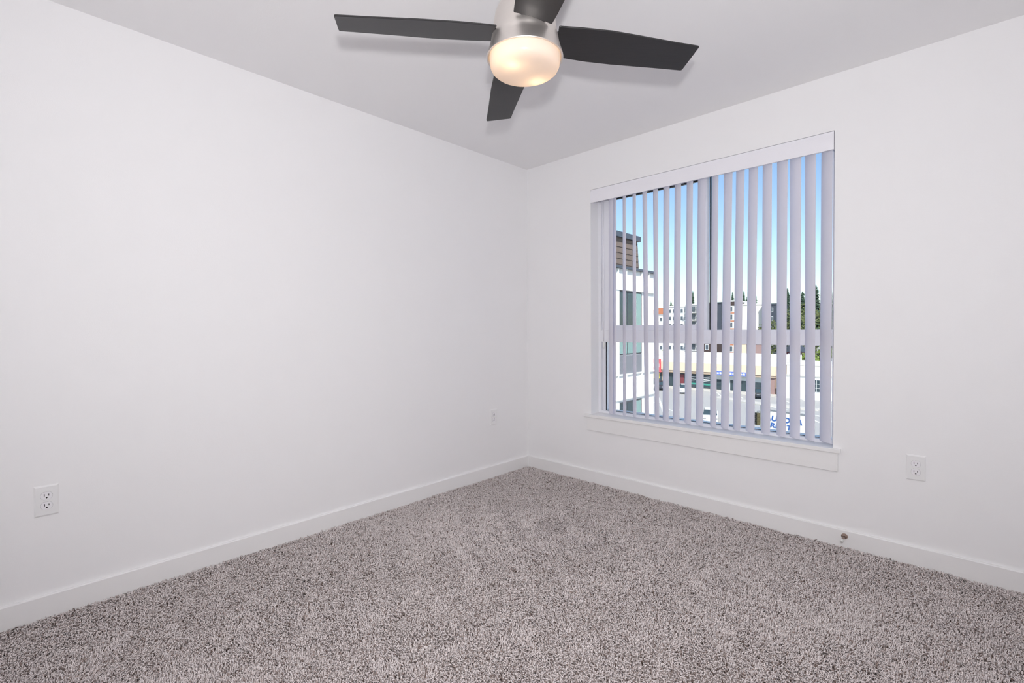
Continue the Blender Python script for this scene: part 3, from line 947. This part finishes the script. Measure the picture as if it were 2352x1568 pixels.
leafy('bright green bushy tree above the white building, right one', -19.3, 117, GZ, -2.4, 1.9, 'leaves', 6)
leafy('rusty tree above the roof of the far red-roofed house', -89.9, 194.5, GZ, 11.0, 2.8, 'leaves2', 7, 'trees behind the far house')
leafy('small yellow-green shrub by the left end of the mall roof', -57.5, 120, GZ, -4.6, 1.9, 'leaves', 9, 'trees behind the mall')
tag(MB().box(-32, -12, 98, 112, GZ, -6.2).build('raised_lot', M['asphalt']), 'raised parking deck behind the white building', 'parking deck', kind='structure')
mh = empty('dark_red_shed', (-25.5, 118, GZ))
tag(mh, 'dark red gabled shed behind the mall beside the green trees', 'shed')
lpart(MB().box(-27.4, -23.8, 116, 121, GZ, -4.0).build('wall', M['maroon']), mh)
lpart(MB().prism([(-27.8, -4.1), (-23.4, -4.1), (-25.6, -2.2)], 115.6, 121.4, 'y').build('roof', M['aptk']), mh)
lpart(MB().box(-26.4, -24.9, 115.93, 116.0, -5.6, -4.4).build('window', M['wframe']), mh)

# ---- cars
def car(label, x, y, rz, paint, z=GZ, group='cars on the parking lot'):
    root = empty('car', (x, y, z), rz)
    tag(root, label, 'car', group)
    side = [(-2.25, 0.32), (-2.28, 0.62), (-2.20, 0.86), (-1.35, 0.96), (1.10, 1.00), (2.05, 0.98), (2.25, 0.80), (2.27, 0.35)]
    MB().prism(side, -0.88, 0.88, 'y').build('body', M[paint], root, bevel=0.06)
    cab = MB()
    a = [(-1.30, 0.95), (1.75, 0.98), (1.05, 1.44), (-0.45, 1.46)]
    n = 0
    for (px_, pz_), wdt in zip(a, (0.80, 0.80, 0.62, 0.62)):
        cab.v += [(px_, -wdt, pz_), (px_, wdt, pz_)]
    cab.f += [(0, 1, 7, 6), (2, 4, 5, 3), (6, 7, 5, 4), (0, 6, 4, 2), (1, 3, 5, 7), (0, 2, 3, 1)]
    cab.build('cabin_glass', M['darkglass'], root, bevel=0.03, segs=1)
    MB().box(-0.50, 1.10, -0.60, 0.60, 1.43, 1.50).build('roof', M[paint], root, bevel=0.03, segs=1)
    for wx in (-1.40, 1.40):
        for wy in (-0.80, 0.80):
            MB().tube((wx, wy - 0.11, 0.33), (wx, wy + 0.11, 0.33), 0.33, seg=18).build('wheel', M['tyre'], root)
    for wy in (-0.62, 0.62):
        MB().box(-2.29, -2.20, wy - 0.20, wy + 0.20, 0.62, 0.76).build('headlight', M['steel'], root, bevel=0.02, segs=1)
        MB().box(2.20, 2.28, wy - 0.18, wy + 0.18, 0.68, 0.86).build('tail_light', M['red'], root, bevel=0.02, segs=1)
    return root
car('white car parked facing the mall storefronts, between two blind slats', -33.2, 78.2, math.radians(115), 'carw')
car('nearest white car driving up the lot, left of the traffic light', -19.9, 55.2, math.radians(111), 'carw')
car('dark car parked at the left end of the mall', -38.6, 79.8, math.radians(115), 'cark')
car('dark car parked before the pale right end of the mall', -21.7, 80.4, math.radians(115), 'cark')
car('white car parked on the raised deck above the white building', -16.2, 100.5, math.radians(12), 'carw', z=-6.2)
car('silver car parked on the raised deck further right', -11.0 - 3.0, 103.5, math.radians(12), 'cars', z=-6.2)

# ---- traffic signal
ts = empty('traffic_light', (-9.15, 36.75, GZ))
tag(ts, 'three-section traffic light on a pole left of the blue lettered sign', 'traffic light')
ts.rotation_euler = (0, 0, math.radians(48))
def tl(o):
    o.parent = ts
    return o
tl(MB().tube((0.36, 0.12, 0), (0.36, 0.12, 5.2), 0.07, 0.055, 12).build('pole', M['steel']))
tl(MB().tube((0.36, 0.12, 4.75), (0.0, 0.0, 4.75), 0.03, 0.03, 8).build('bracket', M['steel']))
for k in range(3):
    z = 3.70 + k * 0.315
    h = tl(MB().box(-0.11, 0.16, -0.17, 0.17, z, z + 0.305).build('signal_head', M['signal'], bevel=0.012, segs=1))
    MB().tube((-0.115, 0, z + 0.152), (-0.105, 0, z + 0.152), 0.125, seg=20).build('lens', M['lens'], h)
    v = MB()
    seg = 18
    for xx in (-0.11, -0.34):
        for q in range(seg + 1):
            a = math.radians(-35 + 250 * q / seg)
            rr = 0.145
            v.v.append((xx, rr * math.cos(a), z + 0.152 + rr * math.sin(a)))
    for q in range(seg):
        v.f.append((q, q + 1, seg + 1 + q + 1, seg + 1 + q))
    vo = v.build('visor', M['black'], h, smooth=True)
    sm = vo.modifiers.new('solid', 'SOLIDIFY')
    sm.thickness = 0.008

# ---- pole sign AURORA RENTS
ps = empty('pole_sign', (-5.45, 29.53, GZ), math.radians(-13.7))
tag(ps, 'white roadside pole sign with slanted blue letters AURORA RENTS', 'sign')
def pp(o):
    o.parent = ps
    return o
pp(MB().box(-1.32, 1.32, -0.06, 0.10, 4.18, 6.0).build('board', M['signw'], bevel=0.015, segs=1))
pp(MB().box(-1.36, 1.36, -0.075, 0.115, 5.985, 6.05).build('board_frame', M['steel']))
pp(MB().box(-1.36, 1.36, -0.075, 0.115, 4.13, 4.195).build('board_frame', M['steel']))
for sx in (-0.8, 0.8):
    pp(MB().tube((sx, 0.02, 0), (sx, 0.02, 4.15), 0.09, seg=12).build('post', M['steel']))
def lettering(text, width, cap, zbase, name):
    cu = bpy.data.curves.new(name, 'FONT')
    cu.body = text
    cu.align_x = 'CENTER'
    cu.shear = 0.18
    cu.offset = 0.030
    cu.extrude = 0.012
    cu.space_character = 1.08
    cu.size = 1.0
    to = bpy.data.objects.new(name, cu)
    COL.objects.link(to)
    dg = bpy.context.evaluated_depsgraph_get()
    me = bpy.data.meshes.new_from_object(to.evaluated_get(dg))
    bpy.data.objects.remove(to)
    xs = [v.co.x for v in me.vertices]
    ys = [v.co.y for v in me.vertices]
    x0, x1, y0, y1 = min(xs), max(xs), min(ys), max(ys)
    for v in me.vertices:
        v.co = ((v.co.x - (x0 + x1) / 2) * width / (x1 - x0) - 0.07, -0.065 - v.co.z, (v.co.y - y0) * cap / (y1 - y0) + zbase)
    me.materials.clear()
    me.materials.append(M['signb'])
    return pp(obj(name, me, None))
lettering('AURORA', 2.24, 0.34, 5.39, 'sign_lettering')
lettering('RENTS', 1.56, 0.31, 4.98, 'sign_lettering')
